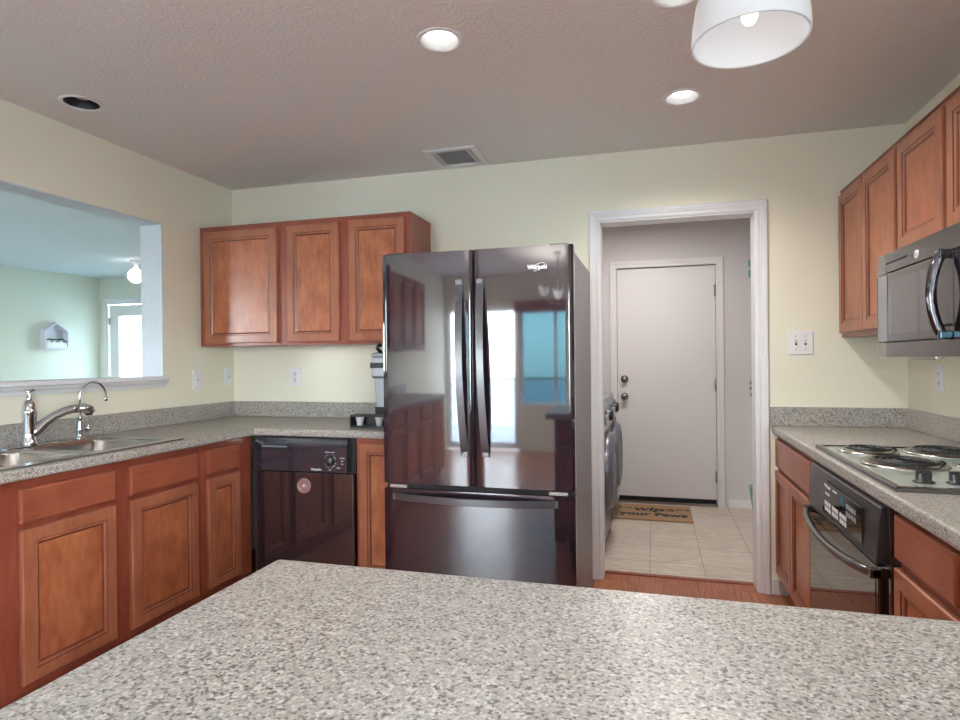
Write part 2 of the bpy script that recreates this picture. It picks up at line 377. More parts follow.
# pass-through lining and ledge
mb = MB(); mb.box(-.152, .002, OY1-.006, OY1, OZ0, OZ1); mb.box(-.152, .002, OY0, OY1-.006, OZ1-.006, OZ1)
struct('trim_5', mb, LCEIL)  # lining shares the ceiling's daylight-tinted colour
mb = MB()
prof = [(-.17, 1.206), (.040, 1.206), (.046, 1.200), (.046, 1.186), (.034, 1.180), (.030, 1.170), (.018, 1.158), (.014, 1.142), (.001, 1.142), (.001, 1.183), (-.17, 1.183)]
mb.prism([(p[0], p[1]) for p in prof], OY0-.03, OY1+.004, 'Y')
struct('trim_6', mb, WHITE)

# doors: laundry exterior door
d = struct('door_2', MB().box(ED[0]+.015, ED[1]-.015, 1.945, 1.985, .03, ED[2]-.016), DOORP, bevel=.002)
mb = MB().box(ED[0], ED[0]+.012, 1.93, 2.03, 0, ED[2]); mb.box(ED[1]-.012, ED[1], 1.93, 2.03, 0, ED[2]); mb.box(ED[0]+.012, ED[1]-.012, 1.93, 2.03, ED[2]-.012, ED[2])
mb.box(ED[0]+.012, ED[0]+.03, 1.986, 2.03, 0, ED[2]-.012); mb.box(ED[1]-.03, ED[1]-.012, 1.986, 2.03, 0, ED[2]-.012); mb.box(ED[0]+.03, ED[1]-.03, 1.986, 2.03, ED[2]-.035, ED[2]-.012)
mb.obj('door_jamb', DOORP, d)
MB().box(ED[0]+.012, ED[1]-.012, 1.90, 2.03, .001, .024).obj('threshold', NICKEL, d)
MB().box(ED[0]+.02, ED[1]-.02, 1.935, 1.945, .024, .055).obj('door_sweep', DARK, d)
for z in (1.862, 1.05, .255):
    MB().lathe([(.001, -.05), (.008, -.05), (.008, .05), (.001, .05)], (ED[1]-.018, 1.936, z), 12).obj('hinge', NICKEL, d)
for z, nm in ((1.10, 'deadbolt'), (.945, 'door_knob')):
    pr = [(.001, 0), (.032, 0), (.032, -.008), (.014, -.012), (.014, -.03)] + ([(.027, -.04), (.029, -.055), (.02, -.066), (.001, -.068)] if nm == 'door_knob' else [(.022, -.03), (.022, -.04), (.001, -.042)])
    MB().lathe(pr, (2.56, 1.945, z), 24, 'Y').obj(nm, NICKEL, d)
    MB().box(ED[0]+.0105, ED[0]+.016, 1.938, 1.946, z-.028, z+.028).obj('latch_plate', NICKEL, d)
# living room glazed door
d = struct('door_3', MB().cells([LD[0]+.015, LD[0]+.17, LD[1]-.17, LD[1]-.015], [.02, .25, 1.94, LD[2]-.015], lambda x, z: LD[0]+.17 < x < LD[1]-.17 and .25 < z < 1.94, 3.12, 3.16, 'Y'), WHITE)
MB().box(LD[0]+.17, LD[1]-.17, 3.135, 3.145, .25, 1.94).obj('window_pane', DGLASS, d)
MB().box(LD[0]+.16, LD[1]-.16, 3.108, 3.12, .235, .26).obj('glass_bead', WHITE, d)
for z in (1.87, 1.05, .3):
    MB().lathe([(.001, -.05), (.008, -.05), (.008, .05), (.001, .05)], (LD[0]+.014, 3.112, z), 10).obj('hinge', NICKEL, d)
casing('trim_7', LD[0]+.006, LD[1]-.006, LD[2]-.006, 3.1, .075)
area('living_door_daylight', (-4.11, 3.25, 1.1), (0, -1, 0), .55, 1.7, 1, portal=True)

# outdoors, seen only through the windows and in the fridge
struct('ground', MB().box(-25, 25, -40, 30, -.45, -.35), PALE_GROUND)
struct('deck', MB().box(-1.5, 4.5, -9.2, -6.75, -.2, -.08), DECK)
rl = thing('deck_railing', 'dark metal railing on the deck outside the rear window', 'railing', (0, -9.1, -.08))
MB().box(-1.5, 4.5, -.02, .02, .98, 1.03).obj('top_rail', BLKP, rl)
MB().box(-1.5, 4.5, -.015, .015, .08, .11).obj('bottom_rail', BLKP, rl)
for i in range(41): MB().box(-1.5+i*.15-.008, -1.5+i*.15+.008, -.008, .008, .0, .98).obj('baluster', BLKP, rl)
va = tag(MB().box(RW[0]-.08, RW[1]+.08, -6.6, -6.5, 1.93, 2.09).obj('window_valance', FR, bevel=.004), 'dark cherry wood valance over the twin rear window', 'valance')

# ------------------------------------------------------------------ cabinets
def ringrect(x0, x1, z0, z1, i, n_): return [(x0+i, -n_, z0+i), (x1-i, -n_, z0+i), (x1-i, -n_, z1-i), (x0+i, -n_, z1-i)]
def add_door(parent, x0, x1, z0, z1):
    mb = MB()
    mb.loft([ringrect(x0, x1, z0, z1, i, n_) for i, n_ in ((0, .001), (0, .015), (.002, .0185), (.005, .020), (.046, .020), (.049, .0165), (.056, .0165), (.059, .014), (.066, .0095))], cap=False, smooth=False)
    d_ = mb.obj('door', DR, parent); d_.data.materials.append(GLAZE)
    for k in (4, 7):
        for q in range(4): d_.data.polygons[4*k+q].material_index = 1
    MB().box(x0+.064, x1-.064, -.0096, -.003, z0+.064, z1-.064).obj('panel', PN, d_)
    return d_
def add_drawer(parent, x0, x1, z0, z1):
    mb = MB(); rs = [ringrect(x0, x1, z0, z1, i, n_) for i, n_ in ((0, .001), (0, .015), (.002, .018), (.006, .0195), (.009, .020))]
    mb.loft(rs, cap=True, smooth=False)
    return mb.obj('drawer', FRH, parent)
def cabinet(name, label, loc, rz, w_, depth, z0, z1, fronts, toe=True, group=None, cat='cabinet', hollow=False):
    t = thing(name, label, cat, loc, rz, group)
    zb = z0 + (.10 if toe else 0)
    mb = MB()
    if hollow: mb.box(0, w_, 0, .02, zb, z1).box(0, .018, .02, depth, zb, z1).box(w_-.018, w_, .02, depth, zb, z1).box(.018, w_-.018, .02, depth, zb, zb+.018)
    else: mb.box(0, w_, 0, depth, zb, z1)
    mb.obj('body', FR, t, bevel=.0015)
    if toe: MB().box(.0, w_, .06, .08, z0+.001, zb).obj('toe_kick', FR, t)
    if not toe: MB().box(-.001, w_+.001, -.003, depth, z1, z1+.006).obj('top_edge', FR, t)
    for f in fronts:
        (add_door if f[0] == 'door' else add_drawer)(t, *f[1:])
    return t
RL, RR = PI/2, -PI/2
# left run: local x = Y - Ymin
def left_fronts(y0, L_): return [(k, a-y0+.012, b_-y0, z0, z1) for k, a, b_, z0, z1 in L_]
cabinet('base_cabinet', 'cherry sink base cabinet with two doors and two false drawer fronts under the sink', (.61, -1.985, 0), RL, .96, .60, 0, .871,
        left_fronts(-1.985, [('drawer', -1.918, -1.515, .713, .838), ('door', -1.915, -1.515, .130, .690), ('drawer', -1.455, -1.049, .713, .838), ('door', -1.453, -1.051, .130, .690)]), hollow=True, group='cherry base cabinets')
cabinet('base_cabinet', 'narrow cherry base cabinet with one drawer and one door, left of the dishwasher corner', (.61, -1.022, 0), RL, .39, .60, 0, .871,
        left_fronts(-1.022, [('drawer', -.992, -.743, .713, .838), ('door', -.991, -.742, .130, .690)]), group='cherry base cabinets')
cabinet('base_cabinet', 'cherry base cabinet with two doors at the near end of the sink counter', (.61, -2.95, 0), RL, .963, .60, 0, .871,
        left_fronts(-2.95, [('drawer', -2.90, -2.49, .713, .838), ('door', -2.90, -2.49, .13, .69), ('drawer', -2.44, -2.03, .713, .838), ('door', -2.44, -2.03, .13, .69)]), group='cherry base cabinets')
# tall and wall cabinets further along the left wall (they show in the fridge door)
cabinet('base_cabinet', 'cherry base cabinet beyond the pass-through, mirrored in the fridge door', (.61, -4.75, 0), RL, 1.798, .60, 0, .871,
        [('drawer', .04+i*.44, .44+i*.44, .713, .838) for i in range(4)] + [('door', .04+i*.44, .44+i*.44, .13, .69) for i in range(4)], group='cherry base cabinets')
cabinet('wall_cabinet', 'cherry wall cabinet beyond the pass-through, mirrored in the fridge door', (.33, -4.75, 0), RL, 1.5, .325, 1.392, 2.135,
        [('door', .04+i*.36, .38+i*.36, 1.41, 2.12) for i in range(4)], toe=False, group='cherry wall cabinets')
# back wall
cabinet('base_cabinet', 'narrow cherry base cabinet with a full height door between dishwasher and fridge', (1.262, -.61, 0), 0, .331, .605, 0, .871,
        [('door', .022, .31, .13, .843)], group='cherry base cabinets')
cabinet('wall_cabinet', 'wide single-door cherry wall cabinet in the left corner', (.012, -.322, 0), 0, .592, .320, 1.386, 2.139,
        [('door', .042, .575, 1.404, 2.110)], toe=False, group='cherry wall cabinets')
cabinet('wall_cabinet', 'two-door cherry wall cabinet above the coffee maker, left of the fridge', (.606, -.322, 0), 0, .860, .320, 1.386, 2.139,
        [('door', .052, .405, 1.404, 2.112), ('door', .470, .828, 1.404, 2.116)], toe=False, group='cherry wall cabinets')
# right wall
cabinet('base_cabinet', 'cherry base cabinet with one wide drawer over two doors, left of the oven', (W-.616, -.003, 0), RR, .792, .60, 0, .871,
        [('drawer', .035, .772, .702, .848), ('door', .030, .385, .130, .678), ('door', .390, .760, .130, .678)], group='cherry base cabinets')
cabinet('base_cabinet', 'orange-toned cherry base cabinet with drawer and door right of the oven', (W-.61, -1.638, 0), RR, .424, .60, 0, .871,
        [('drawer', .006, .352, .732, .852), ('door', .004, .352, .130, .706)], group='cherry base cabinets')
ov_cab = cabinet('base_cabinet', 'cherry filler base cabinet at the corner with the peninsula', (W-.61, -2.064, 0), RR, .49, .60, 0, .871,
        [('door', .04, .44, .13, .84)], group='cherry base cabinets')
cabinet('wall_cabinet', 'tall two-door cherry wall cabinet left of the microwave', (3.768, -.003, 0), RR, .782, W-3.768-.002, 1.384, 2.146,
        [('door', .022, .378, 1.406, 2.122), ('door', .386, .762, 1.406, 2.122)], toe=False, group='cherry wall cabinets')
cabinet('wall_cabinet', 'short two-door cherry wall cabinet above the microwave', (3.768, -.787, 0), RR, .79, W-3.768-.002, 1.691, 2.146,
        [('door', .012, .388, 1.702, 2.122), ('door', .420, .778, 1.702, 2.122)], toe=False, group='cherry wall cabinets')
# peninsula base
cabinet('peninsula_cabinet', 'cherry peninsula base cabinet carrying the speckled foreground counter', (3.44, -2.585, 0), PI, 1.26, .60, 0, .871,
        [('door', .03+i*.41, .41+i*.41, .13, .69) for i in range(3)] + [('drawer', .03+i*.41, .41+i*.41, .713, .838) for i in range(3)])

# ------------------------------------------------------------------ countertops
ZT = .914
def counter_round(o): return o
ct = tag(MB().cells([.002, .135, .585, .650, 1.600], [-4.75, -1.975, -1.165, -.645, -.002],
        lambda x, y: (x > .65 and y < -.645) or (.135 < x < .585 and -1.975 < y < -1.165), ZT-.042, ZT).obj('countertop', CT, bevel=.012, seg=4),
        'L-shaped grey-beige speckled countertop with the sink, running to the fridge', 'countertop')
MB().box(.002, .021, -4.75, -.022, ZT, 1.016).obj('backsplash', CT, ct, bevel=.004)
MB().box(.002, 1.600, -.021, -.002, ZT, 1.016).obj('backsplash', CT, ct, bevel=.004)
ct2 = tag(MB().cells([2.118, W-.645, W-.002], [-3.25, -2.523, -.002], lambda x, y: x < W-.645 and y > -2.523, ZT-.042, ZT).obj('countertop', CT, bevel=.009, seg=4),
        'foreground speckled peninsula countertop continuing under the cooktop on the right wall', 'countertop')
MB().box(W-.021, W-.002, -3.25, -.022, ZT, 1.016).obj('backsplash', CT, ct2, bevel=.004)
MB().box(W-.653, W-.002, -.021, -.002, ZT, 1.016).obj('backsplash', CT, ct2, bevel=.004)

# ------------------------------------------------------------------ sink
sk = thing('double_sink', 'stainless steel double bowl sink set in the left countertop', 'sink', (0, 0, ZT))
X0, X1, Y0, Y1 = .075, .618, -2.0, -1.125
B1 = (.165, .565, -1.955, -1.590); B2 = (.165, .565, -1.545, -1.185)
def inb(b_, x, y): return b_[0] < x < b_[1] and b_[2] < y < b_[3]
MB().cells([X0, .165, .565, X1], [Y0, -1.955, -1.590, -1.545, -1.185, Y1], lambda x, y: inb(B1, x, y) or inb(B2, x, y), .0, .006).obj('rim', STEEL, sk, bevel=.003)
def rrect(b_, i, rc, n_=6):
    x0, x1, y0, y1 = b_[0]+i, b_[1]-i, b_[2]+i, b_[3]-i; P = []
    for (cx, cy_, a0) in ((x1-rc, y1-rc, 0), (x0+rc, y1-rc, PI/2), (x0+rc, y0+rc, PI), (x1-rc, y0+rc, 1.5*PI)):
        for k in range(n_+1): a = a0+PI/2*k/n_; P.append((cx+rc*math.cos(a), cy_+rc*math.sin(a)))
    return P
for b_ in (B1, B2):
    rings = [[(x, y, z) for x, y in rrect(b_, i, rc)] for i, rc, z in ((-.004, .03, .006), (.0, .05, .002), (.004, .05, -.01), (.008, .05, -.16), (.03, .06, -.185), (.16, .02, -.190))]
    bo = MB().loft(rings, cap=False); bo.b.faces.new([v for v in bo.b.verts][-28:]); bo = bo.obj('bowl', STEEL, sk)
    MB().lathe([(.001, -.187), (.03, -.187), (.043, -.184), (.045, -.188)], ((b_[0]+b_[1])/2, (b_[2]+b_[3])/2, 0), 24).obj('drain', CHROME, bo)
for yy in (-1.78,): MB().lathe([(.001, .012), (.016, .012), (.02, .006)], (.12, yy, 0), 16).obj('hole_cover', CHROME, sk)

fc = thing('kitchen_faucet', 'chrome single lever faucet with arched pull-out spout behind the sink', 'faucet', (.125, -1.497, ZT+.006))
MB().prism([(.028*math.cos(a)+0, .028*math.sin(a)+(.10 if 0 < a < PI else -.10)) for a in [k*PI/8+.001 for k in range(16)]], 0, .006, 'Z').obj('deck_plate', CHROME, fc, bevel=.002)
MB().lathe([(.001, .006), (.030, .006), (.031, .016), (.026, .022), (.026, .06), (.027, .12), (.029, .15), (.030, .155), (.027, .160), (.026, .172), (.024, .18), (.018, .198), (.010, .205), (.001, .206)], (0,0,0), 28).obj('body', CHROME, fc)
sp_dir = Vector((.12, .265, 0)).normalized()
def sp_(d_, z): return (sp_dir.x*d_, sp_dir.y*d_, z)
MB().tube([sp_(.0, .045), sp_(.025, .065), sp_(.055, .10), (sp_(.09, .126)), sp_(.13, .146), sp_(.165, .155), sp_(.195, .155)], [.024, .024, .021, .019, .019, .020, .021], 16).obj('spout', CHROME, fc)
MB().tube([sp_(.188, .157), sp_(.21, .155), sp_(.235, .145), sp_(.248, .134)], [.021, .023, .022, .012], 16).obj('spray_head', CHROME, fc)
MB().tube([sp_(.230, .145), sp_(.230, .120)], [.014, .015], 12).obj('nozzle', BLKP, fc)
lv = MB().lathe([(.010, .20), (.013, .208), (.011, .218), (.007, .228), (.006, .238), (.009, .247), (.001, .25)], (0,0,0), 16)
lv.tube([(-.005, -.018, .248), (0, 0, .243), (.006, .018, .250)], [.006, .007, .006], 10).obj('lever', CHROME, fc)
fl = thing('filter_faucet', 'slim chrome gooseneck water tap right of the main faucet', 'faucet', (.125, -1.255, ZT+.006))
MB().lathe([(.001, 0), (.024, 0), (.024, .006), (.016, .010), (.014, .02), (.017, .04), (.016, .055), (.011, .085), (.012, .10), (.015, .104), (.012, .110), (.006, .118), (.001, .12)], (0,0,0), 20).obj('body', CHROME, fl)
gp = [(0, 0, .11), (0, 0, .20)] + [(.02*(1-math.cos(a)), .054*(1-math.cos(a)), .20+.075*math.sin(a)) for a in [k*PI/12 for k in range(1, 12)]] + [(.04, .108, .195), (.04, .108, .185)]
MB().tube(gp, .0055, 10).tube([(.04, .108, .20), (.04, .108, .178)], .0075, 10).obj('gooseneck', CHROME, fl)
MB().tube([(0, .01, .045), (0, .042, .048)], .006, 8).tube([(0, .040, .03), (0, .042, .05), (0, .046, .078)], [.006, .008, .005], 8).obj('lever', CHROME, fl)

# ------------------------------------------------------------------ dishwasher
dw = thing('dishwasher', 'black dishwasher with dial panel under the left back counter', 'dishwasher', (.648, -.61, 0))
wd = .610
MB().box(.005, wd-.005, .01, .58, .10, .868).obj('tub', BLKP, dw)
mb = MB(); mb.prism([(-.045, .684), (-.045, .825), (-.035, .838), (-.03, .866), (.01, .866), (.01, .684)], .0, wd-.034, 'X')
cpn = mb.obj('control_panel', mat('slate_black_panel', (.025, .025, .038), .12, ior=2.0), dw, bevel=.003)
MB().box(.05, .235, -.0465, -.044, .798, .826).obj('handle_recess', DARK, cpn)
MB().box(.06, .215, -.052, -.046, .815, .823).obj('latch_bar', mat('latch_bar_grey', (.35, .42, .52), .15, .6), cpn)
for i in range(6): MB().box(.245+i*.022, .261+i*.022, -.0475, -.045, .803, .820).obj('push_button', BLKP, cpn)
kn = MB().lathe([(.001, -.066), (.022, -.066), (.026, -.062), (.027, -.045)], (.478, 0, .748), 28, 'Y').obj('dial', BLKP, cpn)
MB().box(.478-.004, .478+.004, -.073, -.066, .725, .771).obj('dial_grip', BLKP, kn, )
ring = MB()
for k in range(20):
    a = 2*PI*k/20; x = .478+.036*math.cos(a); z = .748+.036*math.sin(a)
    if k % 5: ring.box(x-.0025, x+.0025, -.0462, -.045, z-.0012, z+.0012)
ring.obj('dial_marks', WTXT, cpn)
text('brand_lettering', 'Hotpoint', .017, WTXT, cpn, (.395, -.0456, .700), bold=.0004)
text('dial_lettering', 'OFF', .009, WTXT, cpn, (.478, -.0456, .700)); text('dial_lettering', 'NORMAL WASH', .008, WTXT, cpn, (.478, -.0456, .795))
text('cycle_lettering', 'RINSE', .008, WTXT, cpn, (.53, -.0456, .712))
for i in range(3): text('indicator_lettering', ('HEATED', 'DRY', 'ON')[i], .0075, WTXT, cpn, (.552, -.0456, .765-i*.016))
mb = MB().box(.004, wd-.004, -.032, .01, .115, .678); dd = mb.obj('door', mat('dishwasher_gloss', (.022, .016, .02), .05, ior=2.3), dw, bevel=.004)
MB().box(.004, wd-.004, .02, .03, .004, .10).obj('kick_plate', BLKP, dw)
MB().box(0, .006, -.036, .01, .115, .678).obj('side_trim', NICKEL, dd)
mb = MB().lathe([(.001, -.006), (.012, -.006), (.014, -.003), (.030, -.003), (.034, -.006), (.041, -.006), (.043, -.0)], (0,0,0), 32, 'Y')
mg = tag(mb.obj('round_magnet', DISC, loc=(.648+.312, -.643, .605)), 'small round pinkish magnet stuck on the dishwasher door', 'magnet')
MB().lathe([(.001, -.012), (.006, -.010), (.008, -.004)], (0,0,0), 12, 'Y').obj('centre_stud', WTXT, mg)

# ------------------------------------------------------------------ fridge
fr = thing('french_door_fridge', 'glossy black french door refrigerator with bottom freezer drawer beside the doorway', 'refrigerator', (1.612, -.95, 0))
fwid = .874
MB().box(.004, fwid-.004, 0, .69, .04, 1.752).obj('body', FSIDE, fr, bevel=.004)
for x in (.03, fwid-.09): MB().box(x, x+.06, .02, .10, 0, .04).obj('foot', BLKP, fr)
MB().box(.02, fwid-.02, .01, .03, .012, .09).obj('base_grille', BLKP, fr)
def bowed(x0, x1, z0, z1, bulge, d_=.055, n_=18, rc=.003):
    pts = [(x0, 0), ]
    for k in range(n_+1):
        t = k/n_; x = x0 + (x1-x0)*t
        edge = min(x-x0, x1-x)
        y = -d_ + rc - (bulge*(1-(2*t-1)**2)) - (rc*math.sqrt(max(0, 1-(1-min(edge, rc)/rc)**2)))
        pts.append((x, y))
    # extra rounding vertices
    pts.append((x1, 0))
    return MB().prism(pts, z0, z1, 'Z', smooth=True)
def add_edge(o):
    return o
ld = add_edge(bowed(0, .432, .727, 1.77, .002).obj('door', FRID, fr))
rd = add_edge(bowed(.438, fwid, .727, 1.77, .002).obj('door', FRID, fr))
fz_ = add_edge(bowed(0, fwid, .10, .702, .002).obj('freezer_drawer', FRID, fr))
MB().box(.006, fwid-.006, -.035, 0, .70, .728).obj('gasket_gap', DARK, fr)
for x in (.02, fwid-.10):
    MB().box(x, x+.08, -.05, .05, 1.752, 1.776).obj('hinge_cover', BLKP, fr, bevel=.004)
for x in (.03, fwid-.11): MB().box(x, x+.08, -.053, -.03, .706, .720).obj('hinge_bracket', NICKEL, fr)
def vhandle(par, x, z0, z1, lean):
    n_ = 20; rings = []
    for k in range(n_+1):
        t = k/n_; z = z0+(z1-z0)*t; hw = .0155+.002*abs(2*t-1); yo = -.060 - .050*math.sin(PI*t)**.8
        xx = x + lean*(t-.5)
        th = .016 if 0 < k < n_ else .02
        rings.append([(xx-hw, yo, z), (xx+hw, yo, z), (xx+hw*.8, yo+th, z), (xx-hw*.8, yo+th, z)])
    rings.insert(0, [(p[0], -.056, z0) for p in rings[0][:2]] + [(p[0], -.054, z0+.001) for p in rings[0][2:]])
    h = MB().loft(rings, smooth=False)
    h.box(x-lean/2-.014, x-lean/2+.014, -.066, -.052, z0, z0+.02); h.box(x+lean/2-.014, x+lean/2+.014, -.066, -.052, z1-.02, z1)
    return h.obj('handle', HND, par, bevel=.003)
vhandle(ld, .382, .860, 1.640, -.020); vhandle(rd, .478, .860, 1.640, -.020)
rings = []
for k in range(25):
    t = k/24; x = .045+.76*t; yo = -.062-.050*math.sin(PI*t)**.8; z = .668
    rings.append([(x, yo, z-.016), (x, yo, z+.016), (x, yo+.016, z+.013), (x, yo+.016, z-.013)])
h = MB().loft(rings, smooth=False); h.box(.045, .065, -.066, -.052, .654, .682); h.box(.785, .805, -.066, -.052, .654, .682)
h.obj('handle', HND, fz_, bevel=.003)
text('brand_lettering', 'Whirlpool', .026, WTXT, rd, (.724, -.0625, 1.678), ext=.001, bold=.0012, sx=.78)
rg = MB().tube([(.724+.032*math.cos(a), -.064, 1.678+.013*math.sin(a)+.012*math.cos(a)) for a in [k*2*PI/24 - 2.1 for k in range(20)]], .0012, 6).obj('logo_ring', WTXT, rd)

# ------------------------------------------------------------------ coffee corner
cm = thing('coffee_maker', 'tall silver single-serve coffee maker half hidden behind the fridge', 'coffee maker', (1.305, -.30, ZT))
MB().cells([-.09, .09], [-.12, .12], lambda a, c: False, 0, .03).obj('base', BLKP, cm, bevel=.01)
mb = MB().prism([(-.105, .40), (-.10, .41), (-.06, .425), (.09, .425), (.09, .0), (-.065, .0), (-.068, .10), (-.085, .28)], -.02, .11, 'Y'); mb.obj('housing', SILV, cm, bevel=.012, seg=3)
MB().box(-.055, .055, -.115, -.02, .27, .40).obj('brew_head', SILV, cm, bevel=.015)
MB().box(-.057, .057, -.117, -.03, .33, .36).obj('trim_band', BLKP, cm)
MB().box(-.075, .09, -.022, -.019, .01, .10).obj('lower_cover', BLKP, cm, bevel=.004)
MB().tube([(-.03, -.03, .42), (-.045, -.05, .445), (-.02, -.08, .465), (0, -.10, .458)], [.012, .010, .010, .012], 10).obj('lid_lever', BLKP, cm)
rk = thing('pod_rack', 'black rack with clear slots holding white coffee pods before the silver coffee maker', 'rack', (1.285, -.47, ZT))
mb = MB().box(-.12, .15, -.035, .035, 0, .008); mb.box(-.12, .15, .028, .035, .008, .07)
mb.obj('tray', BLKP, rk)
mb = MB().box(-.12, -.113, -.035, .028, .008, .07); mb.box(.143, .15, -.035, .028, .008, .07); mb.box(-.113, .143, -.035, -.028, .060, .07); mb.obj('rail', BLKP, rk)
for i, x in enumerate((-.045, .075)):
    c = tag(MB().lathe([(.001, 0), (.017, 0), (.024, .042), (.026, .044), (.026, .047), (.001, .047)], (0,0,0), 20, smooth=True).obj('coffee_pod', PLATE, loc=(1.257+x, -.473, ZT+.0085)),
            ('white coffee pod at the left end of the black rack', 'white coffee pod at the right of the rack, nearest the fridge')[i], 'coffee pod', 'white coffee pods in the rack')

# ------------------------------------------------------------------ electric plates
def plate(label, loc, rz, w_, h_, kind):
    names = {'outlet': ('wall_outlet', 'outlet'), 'rocker': ('light_switch', 'switch'), 'toggle2': ('light_switch', 'switch')}
    t = thing(names[kind][0], label, names[kind][1], loc, rz, None)
    MB().box(-w_/2, w_/2, -.006, 0, -h_/2, h_/2).obj('cover_plate', PLATE, t, bevel=.003)
    if kind == 'outlet':
        for z in (-.02, .02):
            s_ = MB().lathe([(.001, -.008), (.015, -.008), (.016, -.006)], (0, 0, z), 16, 'Y').obj('socket', PLATE, t)
            MB().box(-.007, -.005, -.0086, -.0079, z-.003, z+.006).box(.005, .007, -.0086, -.0079, z-.003, z+.006).box(-.0015, .0015, -.0086, -.0079, z-.010, z-.007).obj('slot', DARK, s_)
    elif kind == 'rocker':
        MB().box(-.017, .017, -.010, -.005, -.034, .034).obj('rocker', PLATE, t, bevel=.002)
        MB().box(-.006, .006, -.0106, -.0099, -.006, .006).obj('test_button', STEEL, t)
    else:
        for x in (-.023, .023):
            MB().box(x-.005, x+.005, -.0072, -.0059, -.013, .013).obj('slot', STEEL, t)
            MB().prism([(-.006, -.004), (-.018, .006), (-.017, .010), (-.006, .004)], x-.004, x+.004, 'X').obj('toggle', PLATE, t)
            for z in (-.035, .035): MB().lathe([(.001, -.0075), (.003, -.007), (.003, -.005)], (x, 0, z), 8, 'Y').obj('screw', STEEL, t)
    return t
plate('white wall outlet on the left wall midway between pass-through and corner', (0.001, -.353, 1.175), PI/2, .072, .122, 'rocker')
plate('white switch plate on the left wall tight in the corner', (0.001, -.064, 1.187), PI/2, .072, .122, 'rocker')
plate('white wall outlet on the back wall under the wall cabinets', (.487, -.001, 1.180), 0, .088, .122, 'outlet')
plate('white double toggle switch plate right of the doorway', (3.570, -.001, 1.360), 0, .122, .128, 'toggle2')
plate('white wall outlet on the right wall above the cooktop', (W-.001, -.360, 1.180), -PI/2, .074, .118, 'outlet')

# ------------------------------------------------------------------ oven
ov = thing('wall_oven', 'built-in black oven with curved bar handle below the cooktop', 'oven', (W-.61, -.802, 0), RR)
ow = .832
MB().box(.012, ow-.012, .01, .57, .12, .862).obj('cavity', BLKP, ov)
MB().cells([0, .012, ow-.050, ow], [.10, .255, .862, .868], lambda a, c: .012 < a < ow-.05 and .255 < c < .862, -.022, .01, 'Y').obj('frame', BLACK, ov, bevel=.004)
pm = MB().prism([(-.042, .692), (-.036, .800), (-.030, .852), (-.018, .860), (.0, .860), (.0, .692)], .010, ow-.052, 'X')
cp_ = pm.obj('control_panel', mat('oven_panel', (.045, .042, .042), .18, ior=1.9), ov, bevel=.003)
# glossy keypad inset, following the panel tilt
tilt = math.atan2(.006, .108)
kp = MB().box(.235, .665, -.0435, -.037, .705, .825).obj('keypad', BLACK, cp_, bevel=.001, rot=(-.0, 0, 0))
text('brand_lettering', 'Whirlpool', .018, WTXT, kp, (.30, -.0440, .812), ext=.0004)
text('model_lettering', 'ACCUBAKE', .011, WTXT, kp, (.30, -.0440, .785), ext=.0004); text('timer_lettering', 'SELF CLEAN', .009, WTXT, kp, (.39, -.0440, .812), ext=.0004)
MB().box(.455, .495, -.0442, -.0434, .785, .815).obj('display', DISP, kp)
for i in range(9):
    x = .265+i*.026+(.012 if i > 2 else 0)+(.012 if i > 5 else 0)
    for j in range(2):
        MB().box(x, x+.019, -.0443, -.0434, .722+j*.020, .737+j*.020).obj('key', WTXT, kp)
for i in range(4):
    for j in range(2): MB().box(.515+i*.026, .534+i*.026, -.0443, -.0434, .762+j*.024, .778+j*.024).obj('key', mat('key_grey', (.3, .3, .33), .4) if i+j == 0 else bpy.data.materials['key_grey'], kp)
od = MB().box(.010, ow-.054, -.036, .0, .262, .684).obj('door', BLACK, ov, bevel=.004)
MB().box(.030, ow-.075, -.0375, -.035, .285, .640).obj('window_glass', OVGL, od)
rings = []
for k in range(25):
    t = k/24; x = .020+.775*t; yo = -.050-.050*math.sin(PI*t)**.6; z = .668-.018*math.sin(PI*t)
    rings.append([(x, yo, z-.012), (x, yo-.006, z), (x, yo, z+.012), (x, yo+.016, z+.010), (x, yo+.016, z-.010)])
h = MB().loft(rings); h.box(.020, .045, -.062, -.034, .655, .680); h.box(.770, .795, -.062, -.034, .655, .680)
h.obj('handle', mat('oven_handle', (.06, .055, .055), .15, ior=2), od)

